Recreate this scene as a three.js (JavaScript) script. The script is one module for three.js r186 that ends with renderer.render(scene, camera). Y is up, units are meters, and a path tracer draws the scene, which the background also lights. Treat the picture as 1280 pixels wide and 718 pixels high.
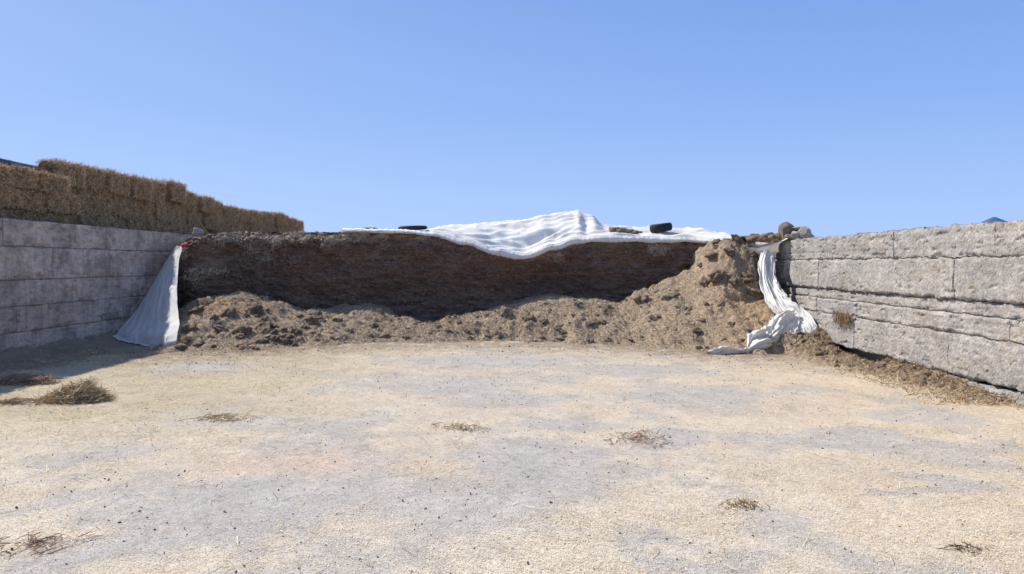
import * as THREE from 'three';
import { mergeGeometries, mergeVertices } from 'three/addons/utils/BufferGeometryUtils.js';
import { createNoise2D, createNoise3D } from 'simplex-noise';

// ------------------------------------------------------------------ camera, sky, sun
const scene = new THREE.Scene();
const renderer = new THREE.WebGLRenderer({ antialias: true });
renderer.setSize(1024, 574);
renderer.toneMapping = THREE.LinearToneMapping;
renderer.toneMappingExposure = 1.2;
renderer.shadowMap.enabled = true;

const camera = new THREE.PerspectiveCamera(42.17, 1024 / 574, 0.1, 3000);
camera.position.set(0, 1.6, 0);
camera.lookAt(-1.074, 1.6 - 3.115, -100);

const SUN = new THREE.Vector3(-0.8, 1.0, -0.5).normalize();
const sun = new THREE.DirectionalLight(new THREE.Color(1.0, 0.93, 0.82), 5.0);
sun.name = 'sun';
sun.position.copy(SUN).multiplyScalar(60).add(new THREE.Vector3(0, 0, -12));
sun.target.position.set(0, 0, -12);
sun.castShadow = true;
sun.shadow.mapSize.set(4096, 4096);
Object.assign(sun.shadow.camera, { left: -30, right: 30, top: 30, bottom: -30, near: 1, far: 140 });
scene.add(sun, sun.target);

{ // clear midday sky: deep blue overhead, paler towards the horizon, brighter round the sun
  const W = 512, H = 256, d = new Float32Array(W * H * 4);
  const stops = [[0, 0.385, 0.54, 0.84], [5, 0.32, 0.475, 0.81], [11, 0.225, 0.385, 0.755], [20, 0.15, 0.295, 0.655], [40, 0.115, 0.205, 0.42], [90, 0.08, 0.14, 0.30]];
  for (let j = 0; j < H; j++) {
    const el = ((j + 0.5) / H - 0.5) * 180;
    let c;
    if (el < 0) c = [0.42, 0.40, 0.36];
    else {
      let k = 0; while (k < stops.length - 2 && el > stops[k + 1][0]) k++;
      const a = stops[k], b = stops[k + 1], t = (el - a[0]) / (b[0] - a[0]);
      c = [1, 2, 3].map(i => a[i] + (b[i] - a[i]) * t);
    }
    for (let i = 0; i < W; i++) {
      const th = ((i + 0.5) / W - 0.5) * 2 * Math.PI, ce = Math.cos(el * Math.PI / 180);
      const dir = new THREE.Vector3(Math.cos(th) * ce, Math.sin(el * Math.PI / 180), Math.sin(th) * ce);
      const g = el < 0 ? 0 : 0.5 * Math.exp(-Math.acos(Math.min(1, dir.dot(SUN))) / 0.16) + 0.17 * Math.exp(-((Math.acos(Math.min(1, dir.dot(SUN))) / 0.8) ** 2));
      const o = (j * W + i) * 4;
      d[o] = c[0] + g; d[o + 1] = c[1] + g * 0.95; d[o + 2] = c[2] + g * 0.85; d[o + 3] = 1;
    }
  }
  const t = new THREE.DataTexture(d, W, H, THREE.RGBAFormat, THREE.FloatType);
  t.mapping = THREE.EquirectangularReflectionMapping; t.magFilter = THREE.LinearFilter; t.minFilter = THREE.LinearFilter;
  t.colorSpace = THREE.LinearSRGBColorSpace; t.needsUpdate = true;
  scene.background = t; scene.environment = t;
}

// ------------------------------------------------------------------ helpers
function rng(seed) { let a = seed >>> 0; return () => { a = (a + 0x6D2B79F5) | 0; let t = Math.imul(a ^ (a >>> 15), 1 | a); t = (t + Math.imul(t ^ (t >>> 7), 61 | t)) ^ t; return ((t ^ (t >>> 14)) >>> 0) / 4294967296; }; }
const n2 = createNoise2D(rng(11)), n3 = createNoise3D(rng(12));
function fbm(x, y, o = 4) { let s = 0, a = 0.5, f = 1; for (let i = 0; i < o; i++) { s += a * n2(x * f + i * 17.3, y * f - i * 9.1); f *= 2.03; a *= 0.5; } return s; }
function fbm3(x, y, z, o = 3) { let s = 0, a = 0.5, f = 1; for (let i = 0; i < o; i++) { s += a * n3(x * f + i * 17.3, y * f - i * 9.1, z * f + 3.7 * i); f *= 2.03; a *= 0.5; } return s; }
const clamp = (x, a = 0, b = 1) => Math.min(b, Math.max(a, x));
const lerp = (a, b, t) => a + (b - a) * t;
const sstep = (a, b, x) => { const t = clamp((x - a) / (b - a)); return t * t * (3 - 2 * t); };
function curve(pts) { return x => { if (x <= pts[0][0]) return pts[0][1]; for (let i = 1; i < pts.length; i++) if (x <= pts[i][0]) { const t = (x - pts[i - 1][0]) / (pts[i][0] - pts[i - 1][0]); return lerp(pts[i - 1][1], pts[i][1], t * t * (3 - 2 * t)); } return pts[pts.length - 1][1]; }; }
const names = {};
function numbered(n) { if (!(n in names)) { names[n] = 0; return n; } names[n]++; return n + '_' + String(names[n]).padStart(3, '0'); }
function setup(m) { m.castShadow = true; m.receiveShadow = true; return m; }
function thing(name, label, category, pos = [0, 0, 0], group) {
  const o = new THREE.Group(); o.name = numbered(name); o.position.set(...pos); o.userData = { label, category };
  if (group) o.userData.group = group; scene.add(o); return o;
}
function part(name, geo, m, parent, kind) { const o = setup(new THREE.Mesh(geo, m)); o.name = name; if (kind) o.userData.kind = kind; parent.add(o); return o; }
function single(name, geo, m, label, category, group) { const o = setup(new THREE.Mesh(geo, m)); o.name = numbered(name); o.userData = { label, category }; if (group) o.userData.group = group; scene.add(o); return o; }
function geom(pos, idx, uv, col) {
  const g = new THREE.BufferGeometry();
  g.setAttribute('position', new THREE.BufferAttribute(new Float32Array(pos), 3));
  if (uv) g.setAttribute('uv', new THREE.BufferAttribute(new Float32Array(uv), 2));
  if (col) g.setAttribute('color', new THREE.BufferAttribute(new Float32Array(col), 3));
  g.setIndex(new THREE.BufferAttribute(new Uint32Array(idx), 1));
  g.computeVertexNormals(); return g;
}
// grid of points f(i, j) -> [x, y, z, u, v, r, g, b]
function grid(nu, nv, f, colored = false, flip = false) {
  const pos = [], uv = [], col = [], idx = [];
  for (let j = 0; j <= nv; j++) for (let i = 0; i <= nu; i++) {
    const p = f(i, j); pos.push(p[0], p[1], p[2]); uv.push(p[3], p[4]); if (colored) col.push(p[5], p[6], p[7]);
  }
  const w = nu + 1;
  for (let j = 0; j < nv; j++) for (let i = 0; i < nu; i++) {
    const a = j * w + i, b = a + 1, c = a + w, d = c + 1;
    if (flip) idx.push(a, c, b, b, c, d); else idx.push(a, b, c, b, d, c);
  }
  return geom(pos, idx, uv, colored ? col : null);
}
// many thin straws, each a bent sliver of four triangles: [x,y,z, dir x,y,z, length, width, bend, colour]
function straws(list) {
  const pos = [], col = [], idx = []; const d = new THREE.Vector3(), s = new THREE.Vector3(), u = new THREE.Vector3();
  for (const [x, y, z, dx, dy, dz, len, wid, bend, c, roll = 0] of list) {
    d.set(dx, dy, dz).normalize();
    u.set(0, 1, 0); if (Math.abs(d.y) > 0.9) u.set(1, 0, 0);
    s.crossVectors(d, u).normalize(); if (roll) s.applyAxisAngle(d, roll); u.crossVectors(s, d);
    const o = pos.length / 3;
    for (let k = 0; k < 3; k++) {
      const t = k / 2 - 0.5, b = bend * len * (0.25 - t * t) * 4 - bend * len * 0.5, w = wid * (k === 2 ? 0.3 : 0.5);
      const px = x + d.x * t * len + u.x * b, py = y + d.y * t * len + u.y * b, pz = z + d.z * t * len + u.z * b;
      pos.push(px - s.x * w, py - s.y * w, pz - s.z * w, px + s.x * w, py + s.y * w, pz + s.z * w);
      for (let q = 0; q < 2; q++) col.push(...c);
    }
    for (let k = 0; k < 2; k++) { const a = o + k * 2; idx.push(a, a + 1, a + 2, a + 1, a + 3, a + 2); }
  }
  return geom(pos, idx, null, col);
}
function lump(seed, detail = 2, rough = 0.35, sq = [1, 1, 1], fine = 0.12) { // an irregular clod of radius about 1
  let g = new THREE.IcosahedronGeometry(1, detail); g.deleteAttribute('uv'); g.deleteAttribute('normal'); g = mergeVertices(g, 1e-4);
  const p = g.attributes.position;
  for (let i = 0; i < p.count; i++) {
    const x = p.getX(i), y = p.getY(i), z = p.getZ(i);
    const k = 1 + rough * n3(x * 0.9 + seed * 3.1, y * 0.9, z * 0.9) + fine * n3(x * 3 + seed, y * 3, z * 3) + fine * 0.6 * n3(x * 7, y * 7 + seed, z * 7);
    p.setXYZ(i, x * k * sq[0], y * k * sq[1], z * k * sq[2]);
  }
  g.computeVertexNormals();
  const uv = new Float32Array(p.count * 2); for (let i = 0; i < p.count; i++) { uv[i * 2] = p.getX(i) * 0.2; uv[i * 2 + 1] = (p.getY(i) + p.getZ(i)) * 0.2; }
  g.setAttribute('uv', new THREE.BufferAttribute(uv, 2));
  return g;
}

function stoneGeo(seed, sq, cuts) {
  const g = lump(seed, 4, 0.18, [1, 1, 1], 0.06), p = g.attributes.position, r = rng(seed * 10 | 0), pl = [];
  for (let i = 0; i < cuts; i++) pl.push([new THREE.Vector3(r() - 0.5, r() - 0.5, r() - 0.5).normalize(), 0.55 + 0.3 * r()]);
  const v = new THREE.Vector3();
  for (let i = 0; i < p.count; i++) { v.fromBufferAttribute(p, i); for (const [n, c] of pl) { const e = v.dot(n) - c; if (e > 0) v.addScaledVector(n, -e * 0.93); } v.multiplyScalar(1 + 0.035 * n3(v.x * 6, v.y * 6, v.z * 6 + seed)); p.setXYZ(i, v.x * sq[0] * 1.2, v.y * sq[1] * 1.2, v.z * sq[2] * 1.2); }
  g.computeVertexNormals(); return g;
}
// ------------------------------------------------------------------ textures (tiling, grain only)
function periodicNoise(size, cells, seed) {
  const r = rng(seed), v = new Float32Array(cells * cells); for (let i = 0; i < v.length; i++) v[i] = r();
  return (x, y) => { const fx = x / size * cells, fy = y / size * cells, ix = Math.floor(fx), iy = Math.floor(fy); let tx = fx - ix, ty = fy - iy; tx = tx * tx * (3 - 2 * tx); ty = ty * ty * (3 - 2 * ty); const a = ix % cells, b = (ix + 1) % cells, c = (iy % cells) * cells, e = ((iy + 1) % cells) * cells; return lerp(lerp(v[c + a], v[c + b], tx), lerp(v[e + a], v[e + b], tx), ty); };
}
class Tile {
  constructor(size) { this.n = size; this.c = new Float32Array(size * size * 3); this.h = new Float32Array(size * size); }
  fill(f) { for (let y = 0; y < this.n; y++) for (let x = 0; x < this.n; x++) { const o = y * this.n + x, [r, g, b, h] = f(x, y); this.c[o * 3] = r; this.c[o * 3 + 1] = g; this.c[o * 3 + 2] = b; this.h[o] = h; } return this; }
  stroke(x, y, ang, len, wid, col, h, op = 1) { // short straight fibre
    const n = this.n, ca = Math.cos(ang), sa = Math.sin(ang), R = Math.ceil(len / 2 + wid);
    for (let j = Math.floor(y - Math.abs(sa) * R - wid); j <= y + Math.abs(sa) * R + wid; j++) for (let i = Math.floor(x - Math.abs(ca) * R - wid); i <= x + Math.abs(ca) * R + wid; i++) {
      const u = (i - x) * ca + (j - y) * sa, v = -(i - x) * sa + (j - y) * ca;
      if (Math.abs(u) > len / 2 || Math.abs(v) > wid / 2) continue;
      const o = ((j + n * 4) % n) * n + (i + n * 4) % n;
      for (let k = 0; k < 3; k++) this.c[o * 3 + k] = lerp(this.c[o * 3 + k], col[k], op);
      this.h[o] = lerp(this.h[o], h * (1 - Math.abs(v) / wid), op);
    }
  }
  out() {
    const n = this.n, a = new Uint8Array(n * n * 4), b = new Uint8Array(n * n * 4);
    const enc = v => 255 * (v <= 0.0031308 ? v * 12.92 : 1.055 * Math.pow(clamp(v), 1 / 2.4) - 0.055);
    for (let i = 0; i < n * n; i++) { for (let k = 0; k < 3; k++) a[i * 4 + k] = clamp(enc(this.c[i * 3 + k]), 0, 255); a[i * 4 + 3] = 255; const h = clamp(this.h[i]) * 255; b[i * 4] = b[i * 4 + 1] = b[i * 4 + 2] = h; b[i * 4 + 3] = 255; }
    const mk = (d, cs) => { const t = new THREE.DataTexture(d, n, n); t.wrapS = t.wrapT = THREE.RepeatWrapping; t.magFilter = THREE.LinearFilter; t.minFilter = THREE.LinearMipmapLinearFilter; t.generateMipmaps = true; if (cs) t.colorSpace = THREE.SRGBColorSpace; t.needsUpdate = true; return t; };
    return [mk(a, true), mk(b, false)];
  }
}
function fibreTile(size, seed, base, cols, count, len, wid, angle) {
  const r = rng(seed), a = periodicNoise(size, 12, seed + 1), b = periodicNoise(size, 64, seed + 2), t = new Tile(size);
  t.fill((x, y) => { const k = 0.8 + 0.25 * a(x, y) + 0.25 * b(x, y) + 0.15 * (r() - 0.5); return [base[0] * k, base[1] * k, base[2] * k, 0.3 + 0.2 * b(x, y)]; });
  for (let i = 0; i < count; i++) { const c = cols[Math.floor(r() * cols.length)], k = 0.75 + 0.5 * r(); t.stroke(r() * size, r() * size, angle(r), len * (0.4 + r()), wid * (0.5 + r()), [c[0] * k, c[1] * k, c[2] * k], 0.4 + 0.6 * r(), 0.85); }
  return t.out();
}
const anyAngle = r => r() * Math.PI;
const flatAngle = r => (r() + r() - 1) * 0.7;
// ground: pale dust and fines, multiplied by the patch colours
const [groundMap, groundBump] = fibreTile(2048, 21, [0.78, 0.78, 0.78], [[1, 0.99, 0.97], [0.95, 0.92, 0.88], [0.9, 0.9, 0.9], [0.7, 0.67, 0.63], [0.55, 0.51, 0.48], [0.99, 0.97, 0.92]], 130000, 10, 2.2, anyAngle);
const [heapMap, heapBump] = fibreTile(1024, 22, [0.62, 0.6, 0.57], [[1, 0.95, 0.85], [0.85, 0.78, 0.68], [0.6, 0.55, 0.5], [0.35, 0.3, 0.27], [0.95, 0.82, 0.6], [0.5, 0.44, 0.38]], 42000, 14, 2.8, anyAngle);
const [faceMap, faceBump] = fibreTile(1024, 23, [0.6, 0.58, 0.56], [[1, 0.92, 0.82], [0.7, 0.62, 0.55], [0.4, 0.34, 0.3], [0.28, 0.24, 0.22], [0.85, 0.72, 0.58], [0.5, 0.42, 0.36]], 36000, 20, 2.8, flatAngle);
const [baleMap, baleBump] = fibreTile(1024, 24, [0.5, 0.46, 0.4], [[1, 0.9, 0.7], [0.85, 0.7, 0.48], [0.65, 0.52, 0.36], [0.45, 0.34, 0.23], [0.95, 0.84, 0.62], [0.3, 0.23, 0.16]], 30000, 40, 3.2, r => (r() + r() - 1) * 1.1);
function concreteTile(seed) {
  const n = 1024, r = rng(seed), P = [4, 9, 21, 48, 110, 260].map((c, i) => periodicNoise(n, c, seed + 10 + i)), t = new Tile(n);
  t.fill((x, y) => {
    const broad = 0.5 * P[0](x, y) + 0.3 * P[1](x, y) + 0.2 * P[2](x, y), fine = 0.4 * P[3](x, y) + 0.35 * P[4](x, y) + 0.25 * P[5](x, y);
    const k = 0.60 + 0.38 * broad + 0.62 * (fine - 0.5) + 0.05 * (r() - 0.5), w = P[1](x, y) - 0.5;
    return [k * (1 + 0.03 * w), k, k * (1 - 0.05 * w), 0.45 + 0.5 * (fine - 0.5)];
  });
  for (let i = 0; i < 1500; i++) { const s = 1 + 3 * r() * r(), d = 0.4 + 0.35 * r(); t.stroke(r() * n, r() * n, r() * 3, s * 2, s * 1.6, [d, d * 0.96, d * 0.92], 0.05, 0.7); }
  for (let i = 0; i < 500; i++) { const d = 0.75 + 0.25 * r(); t.stroke(r() * n, r() * n, (r() - 0.5) * 0.2, 30 + 90 * r(), 1.4, [d, d, d], 0.6, 0.35); }
  for (let i = 0; i < 260; i++) { const d = 0.45 + 0.2 * r(); t.stroke(r() * n, r() * n, 1.57 + (r() - 0.5) * 0.3, 20 + 70 * r(), 1.5 + 2 * r(), [d, d * 0.95, d * 0.9], 0.4, 0.3); }
  return t.out();
}
const [concMap, concBump] = concreteTile(31);

const rep = (t, k) => { const c = t.clone(); c.repeat.set(k, k); c.needsUpdate = true; return c; };
function mat(o) { return new THREE.MeshStandardMaterial({ roughness: 0.95, metalness: 0, side: THREE.DoubleSide, ...o }); }
const M = {
  ground: mat({ map: groundMap, bumpMap: groundBump, bumpScale: 0.012, vertexColors: true, roughness: 1 }),
  heap: mat({ map: heapMap, bumpMap: heapBump, bumpScale: 0.02, vertexColors: true, roughness: 1 }),
  face: mat({ map: faceMap, bumpMap: faceBump, bumpScale: 0.02, vertexColors: true, roughness: 1 }),
  bale: mat({ map: baleMap, bumpMap: baleBump, bumpScale: 0.02, vertexColors: true }),
  straw: mat({ vertexColors: true, roughness: 0.75 }),
  chaff: mat({ color: 0xffffff, vertexColors: true, roughness: 0.8 }),
  concrete: mat({ map: concMap, bumpMap: concBump, bumpScale: 0.022, vertexColors: true }),
  clodDark: mat({ map: heapMap, bumpMap: heapBump, bumpScale: 0.02, color: new THREE.Color(0.37, 0.285, 0.215) }),
  clodTan: mat({ map: heapMap, bumpMap: heapBump, bumpScale: 0.02, color: new THREE.Color(0.52, 0.42, 0.32) }),
  clodGrey: mat({ map: heapMap, bumpMap: heapBump, bumpScale: 0.02, color: new THREE.Color(0.42, 0.335, 0.26) }),
  rock: mat({ map: concMap, bumpMap: concBump, bumpScale: 0.03, color: new THREE.Color(0.5, 0.46, 0.4) }),
  rockBrown: mat({ map: concMap, bumpMap: concBump, bumpScale: 0.03, color: new THREE.Color(0.25, 0.205, 0.165) }),
  plastic: new THREE.MeshPhysicalMaterial({ color: new THREE.Color(0.82, 0.82, 0.82), roughness: 0.42, side: THREE.DoubleSide, transmission: 0.12, thickness: 0, specularIntensity: 0.6 }),
  plasticDirty: new THREE.MeshPhysicalMaterial({ vertexColors: true, roughness: 0.75, side: THREE.DoubleSide, transmission: 0.22, thickness: 0, specularIntensity: 0.4 }),
  rubber: mat({ color: new THREE.Color(0.010, 0.011, 0.014), roughness: 0.85 }),
  blackSheet: mat({ color: new THREE.Color(0.02, 0.02, 0.024), roughness: 0.45 }),
  twine: mat({ color: new THREE.Color(0.16, 0.12, 0.08) }),
  red: mat({ color: new THREE.Color(0.5, 0.05, 0.07), roughness: 0.7 }),
  blueRoof: mat({ color: new THREE.Color(0.05, 0.12, 0.26), roughness: 0.5, metalness: 0.2 }),
  steel: mat({ color: new THREE.Color(0.4, 0.42, 0.44), roughness: 0.5, metalness: 0.6 }),
  wood: mat({ color: new THREE.Color(0.3, 0.22, 0.15) }),
  soil: mat({ map: heapMap, bumpMap: heapBump, bumpScale: 0.02, color: new THREE.Color(0.46, 0.36, 0.27) }),
};

const toe = curve([[-9, 16.1], [-8.4, 15.7], [-7.5, 14.8], [-6.6, 13.6], [-5.2, 13.8], [-4.2, 14.5], [-2.6, 15.4], [-1, 15.6], [0.6, 15.4], [2, 14.9], [3.2, 14.0], [4.3, 13.5], [5.1, 13.6], [5.7, 14.2]]);
// ------------------------------------------------------------------ shape of the place (metres; d = distance down the bunker, z = -d)
const XL = -8.6, XR = 5.65;                       // inner faces of the two walls
const patches = [ // bare greyish concrete: x, d, half width, half depth, turn
  [-1.75, 5.0, 1.0, 0.75, 0.5], [-2.2, 4.2, 0.9, 0.45, 0.3], [2.2, 9.0, 1.1, 0.85, 0], [2.9, 6.75, 1.15, 0.42, 0.1], [3.9, 6.3, 0.8, 0.35, 0.1],
  [-0.45, 5.0, 0.7, 0.8, 0], [0.25, 5.4, 0.5, 0.6, 0], [-0.1, 8.8, 0.9, 0.6, 0], [-5.0, 11.4, 0.8, 0.8, 0], [1.5, 6.8, 0.5, 0.35, 0], [-0.6, 12.2, 1.8, 1.0, 0], [0.5, 7.5, 0.6, 0.5, 0],
  [1.0, 4.1, 0.6, 0.25, 0], [-3.6, 6.0, 0.5, 0.4, 0], [3.0, 5.3, 0.35, 0.2, 0], [-1.6, 7.0, 0.6, 0.3, 0], [4.4, 8.0, 0.5, 0.5, 0], [0.2, 6.2, 0.9, 0.6, 0.2], [-1.0, 9.8, 1.3, 0.8, 0], [1.9, 11.2, 1.4, 0.7, 0], [-2.9, 5.0, 0.7, 0.4, 0.4],
];
function bare(x, d) { // 1 = swept grey concrete, 0 = under chaff
  let m = 0; const wx = x + 0.45 * fbm(x * 0.9, d * 0.9, 3), wd = d + 0.6 * fbm(x * 0.8 + 40, d * 0.8, 3);
  for (const [px, pd, a, b, t] of patches) { const c = Math.cos(t), s = Math.sin(t), u = ((wx - px) * c + (wd - pd) * s) / a, v = (-(wx - px) * s + (wd - pd) * c) / b; m = Math.max(m, 1 - sstep(0.55, 1.25, Math.hypot(u, v))); }
  m = Math.max(m, 0.8 * sstep(0.06, 0.30, fbm(x * 0.6 + 7, d * 0.45 + 3, 4)) * sstep(-4.6, -2.6, x));
  return clamp(m + 0.22 * fbm(x * 4, d * 4, 3));
}
// silage and dirt trodden into the floor: along the heap and under the shaded wall
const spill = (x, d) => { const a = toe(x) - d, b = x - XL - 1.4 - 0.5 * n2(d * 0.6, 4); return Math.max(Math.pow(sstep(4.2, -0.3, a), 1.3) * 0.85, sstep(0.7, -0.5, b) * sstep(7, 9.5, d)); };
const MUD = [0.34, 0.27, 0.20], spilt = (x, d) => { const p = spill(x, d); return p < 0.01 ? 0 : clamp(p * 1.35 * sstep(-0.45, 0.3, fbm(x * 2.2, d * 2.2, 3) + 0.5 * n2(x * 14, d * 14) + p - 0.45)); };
function groundY(x, d) {
  let y = 0.012 * fbm(x * 0.5, d * 0.5, 3) + 0.006 * fbm(x * 4, d * 4, 2);
  y += 0.16 * Math.exp(-Math.max(0, x - XL) / 0.45) * sstep(5, 9, d) * (1 + 0.6 * fbm(x * 2, d * 2, 3)) * (x > XL - 0.5 ? 1 : 0);
  return y;
}
const strawTint = (x, d) => { // warm cream everywhere, pinker and browner in places
  const k = fbm(x * 0.35 + 11, d * 0.35, 3), pink = Math.exp(-(((x + 1.65) / 0.75) ** 2 + ((d - 5.85) / 0.55) ** 2)), olive = sstep(-1.2, -4.2, x) * sstep(6.2, 8.0, d) * 0.85, warm = sstep(0.5, 4.2, x);
  let c = [0.67, 0.605, 0.515]; c = [c[0] * (1 + 0.05 * k), c[1] * (1 + 0.05 * k), c[2] * (1 + 0.02 * k)];
  c[1] *= 1 - 0.09 * pink; c[2] *= 1 - 0.08 * pink;
  c[0] *= 1 - 0.14 * olive; c[1] *= 1 - 0.15 * olive; c[2] *= 1 - 0.26 * olive;
  c[1] *= 1 - 0.02 * warm; c[2] *= 1 - 0.06 * warm; return c;
};

// ------------------------------------------------------------------ ground
{
  const axis = (segs) => { const a = []; for (const [p, q, s] of segs) for (let v = p; v < q - 1e-6; v += s) a.push(v); a.push(segs[segs.length - 1][1]); return a; };
  const xs = axis([[-500, -100, 100], [-100, -20, 16], [-20, -9, 1], [-9, 6.2, 0.055], [6.2, 16.2, 1], [16.2, 100, 16.76], [100, 500, 100]]);
  const ds = axis([[-400, -40, 90], [-40, 0, 8], [0, 2, 0.4], [2, 8, 0.05], [8, 20, 0.07], [20, 60, 4], [60, 700, 80]]);
  const g = grid(xs.length - 1, ds.length - 1, (i, j) => {
    const x = xs[i], d = ds[j], near = x > -9.2 && x < 6.4 && d > 1 && d < 20;
    const b = near ? bare(x, d) : 0.4, s = strawTint(x, d);
    const grey = [0.485, 0.46, 0.435], k = near ? 1 + 0.10 * fbm(x * 1.7, d * 1.7, 3) : 1;
    const wob = near ? clamp(b + 0.35 * fbm(x * 9, d * 9, 2)) : b;
    const sp = near ? spilt(x, d) : 0, mud = MUD;
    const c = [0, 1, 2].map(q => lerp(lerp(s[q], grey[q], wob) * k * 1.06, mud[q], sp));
    return [x, near ? groundY(x, d) : 0, -d, x / 2.6, d / 2.6, ...c];
  }, true);
  const o = setup(new THREE.Mesh(g, M.ground)); o.name = 'ground'; o.userData.kind = 'structure'; scene.add(o);
  // raised ground behind the shaded wall, where the bales stand
  const bank = grid(40, 60, (i, j) => { const x = -8.99 - 60 * (i / 40) ** 2, d = -6 + j * 1.3; return [x, 2.18 + 0.03 * fbm(x * 0.7, d * 0.7, 3), -d, x / 2.6, d / 2.6, 0.42, 0.34, 0.25]; }, true, true);
  const o2 = setup(new THREE.Mesh(bank, M.ground)); o2.name = 'raised_yard'; o2.userData.kind = 'structure'; scene.add(o2);
}

// ------------------------------------------------------------------ concrete walls, panel by panel
// side: +1 wall whose face looks to +x (left wall), -1 face looks to -x (right wall)
function panelGeo(side, X, u0, u1, v0, v1, o) {
  const res = o.res || 0.02, nu = Math.max(4, Math.round((u1 - u0) / res)), nv = Math.max(3, Math.round((v1 - v0) / res));
  const sd = o.seed, rag = o.rag ?? 0.012, skirt = o.skirt || 0.06;
  const edge = (t, k) => rag * (n2(t * 1.6, k * 7.7) + 0.8 * n2(t * 7, k * 3.3 + 5) + 0.5 * n2(t * 28, k * 11)), joint = o.joint ?? 1, vrag = 1.2;
  return grid(nu + 2, nv + 2, (i, j) => {
    const ei = i === 0 || i === nu + 2, ej = j === 0 || j === nv + 2, s = clamp((i - 1) / nu), t = clamp((j - 1) / nv);
    const ub = lerp(u0, u1, s), vb = lerp(v0, v1, t);
    let u = lerp(u0 + edge(vb, u0) * vrag, u1 + edge(vb, u1) * vrag, s), v = lerp(v0 + o.gap + edge(ub, o.k0), v1 - (o.top ? 0 : o.gap) + edge(ub, o.k0 + 1) * (o.top ? 1.3 : 1), t);
    const rough = o.rough || 1;
    let n = (o.out || 0) + rough * (0.007 * fbm(u * 0.9 + 3, v * 1.2, 2) + 0.004 * fbm(u * 9, v * 11 + sd, 3) + 0.0035 * n2(u * 31, v * 45));
    const dv = Math.min(v - v0, v1 - v), du = Math.min(u - u0, u1 - u);
    n -= joint * 0.026 * (1 - sstep(0, 0.03, dv + 0.012 * n2(u * 11, v + sd))) * clamp(0.5 + 1.2 * n2(u * 1.7, v0 * 9 + sd)) + joint * 0.007 * (1 - sstep(0, 0.02, du + 0.008 * n2(v * 14, u0))) * clamp(0.2 + 1.3 * n2(v * 5, u0 + sd));
    const near = 0.16 * (1 - sstep(0, 0.12, dv)), chip = sstep(0.40, 0.46, fbm(u * 1.5, v * 7 + 3, 5) + near * 1.1 + (o.chip || 0)); n -= chip * (0.016 + 0.012 * fbm(u * 16, v * 22, 2)) * rough;
    const cr = Math.abs(n2(u * 0.45 + sd, v * 2.2 - sd) + 0.14 * n2(u * 5, v * 6) + 0.07 * n2(u * 17, v * 17)), cm = sstep(0.03, 0.0, cr) * sstep(0.05, 0.3, n2(u * 0.9, sd)); n -= 0.018 * cm;
    if (o.boards) { const f = ((v / o.boards) % 1 + 1) % 1; n += 0.006 * (Math.floor(v / o.boards) % 2) - 0.01 * (1 - sstep(0, 0.07, Math.min(f, 1 - f))) * (n2(u * 0.7, Math.floor(v / o.boards)) > -0.3 ? 1 : 0.1); }
    if (ei || ej) n = -skirt; if (o.top && j === nv + 2) v -= 0.09;
    const c = o.tint(u, v, chip), uu = u / 1.25 + sd * 0.37, vv = v / 1.25 + sd * 0.21;
    return [X + side * n, v, -u, uu, vv, ...c];
  }, true, side > 0);
}
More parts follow.
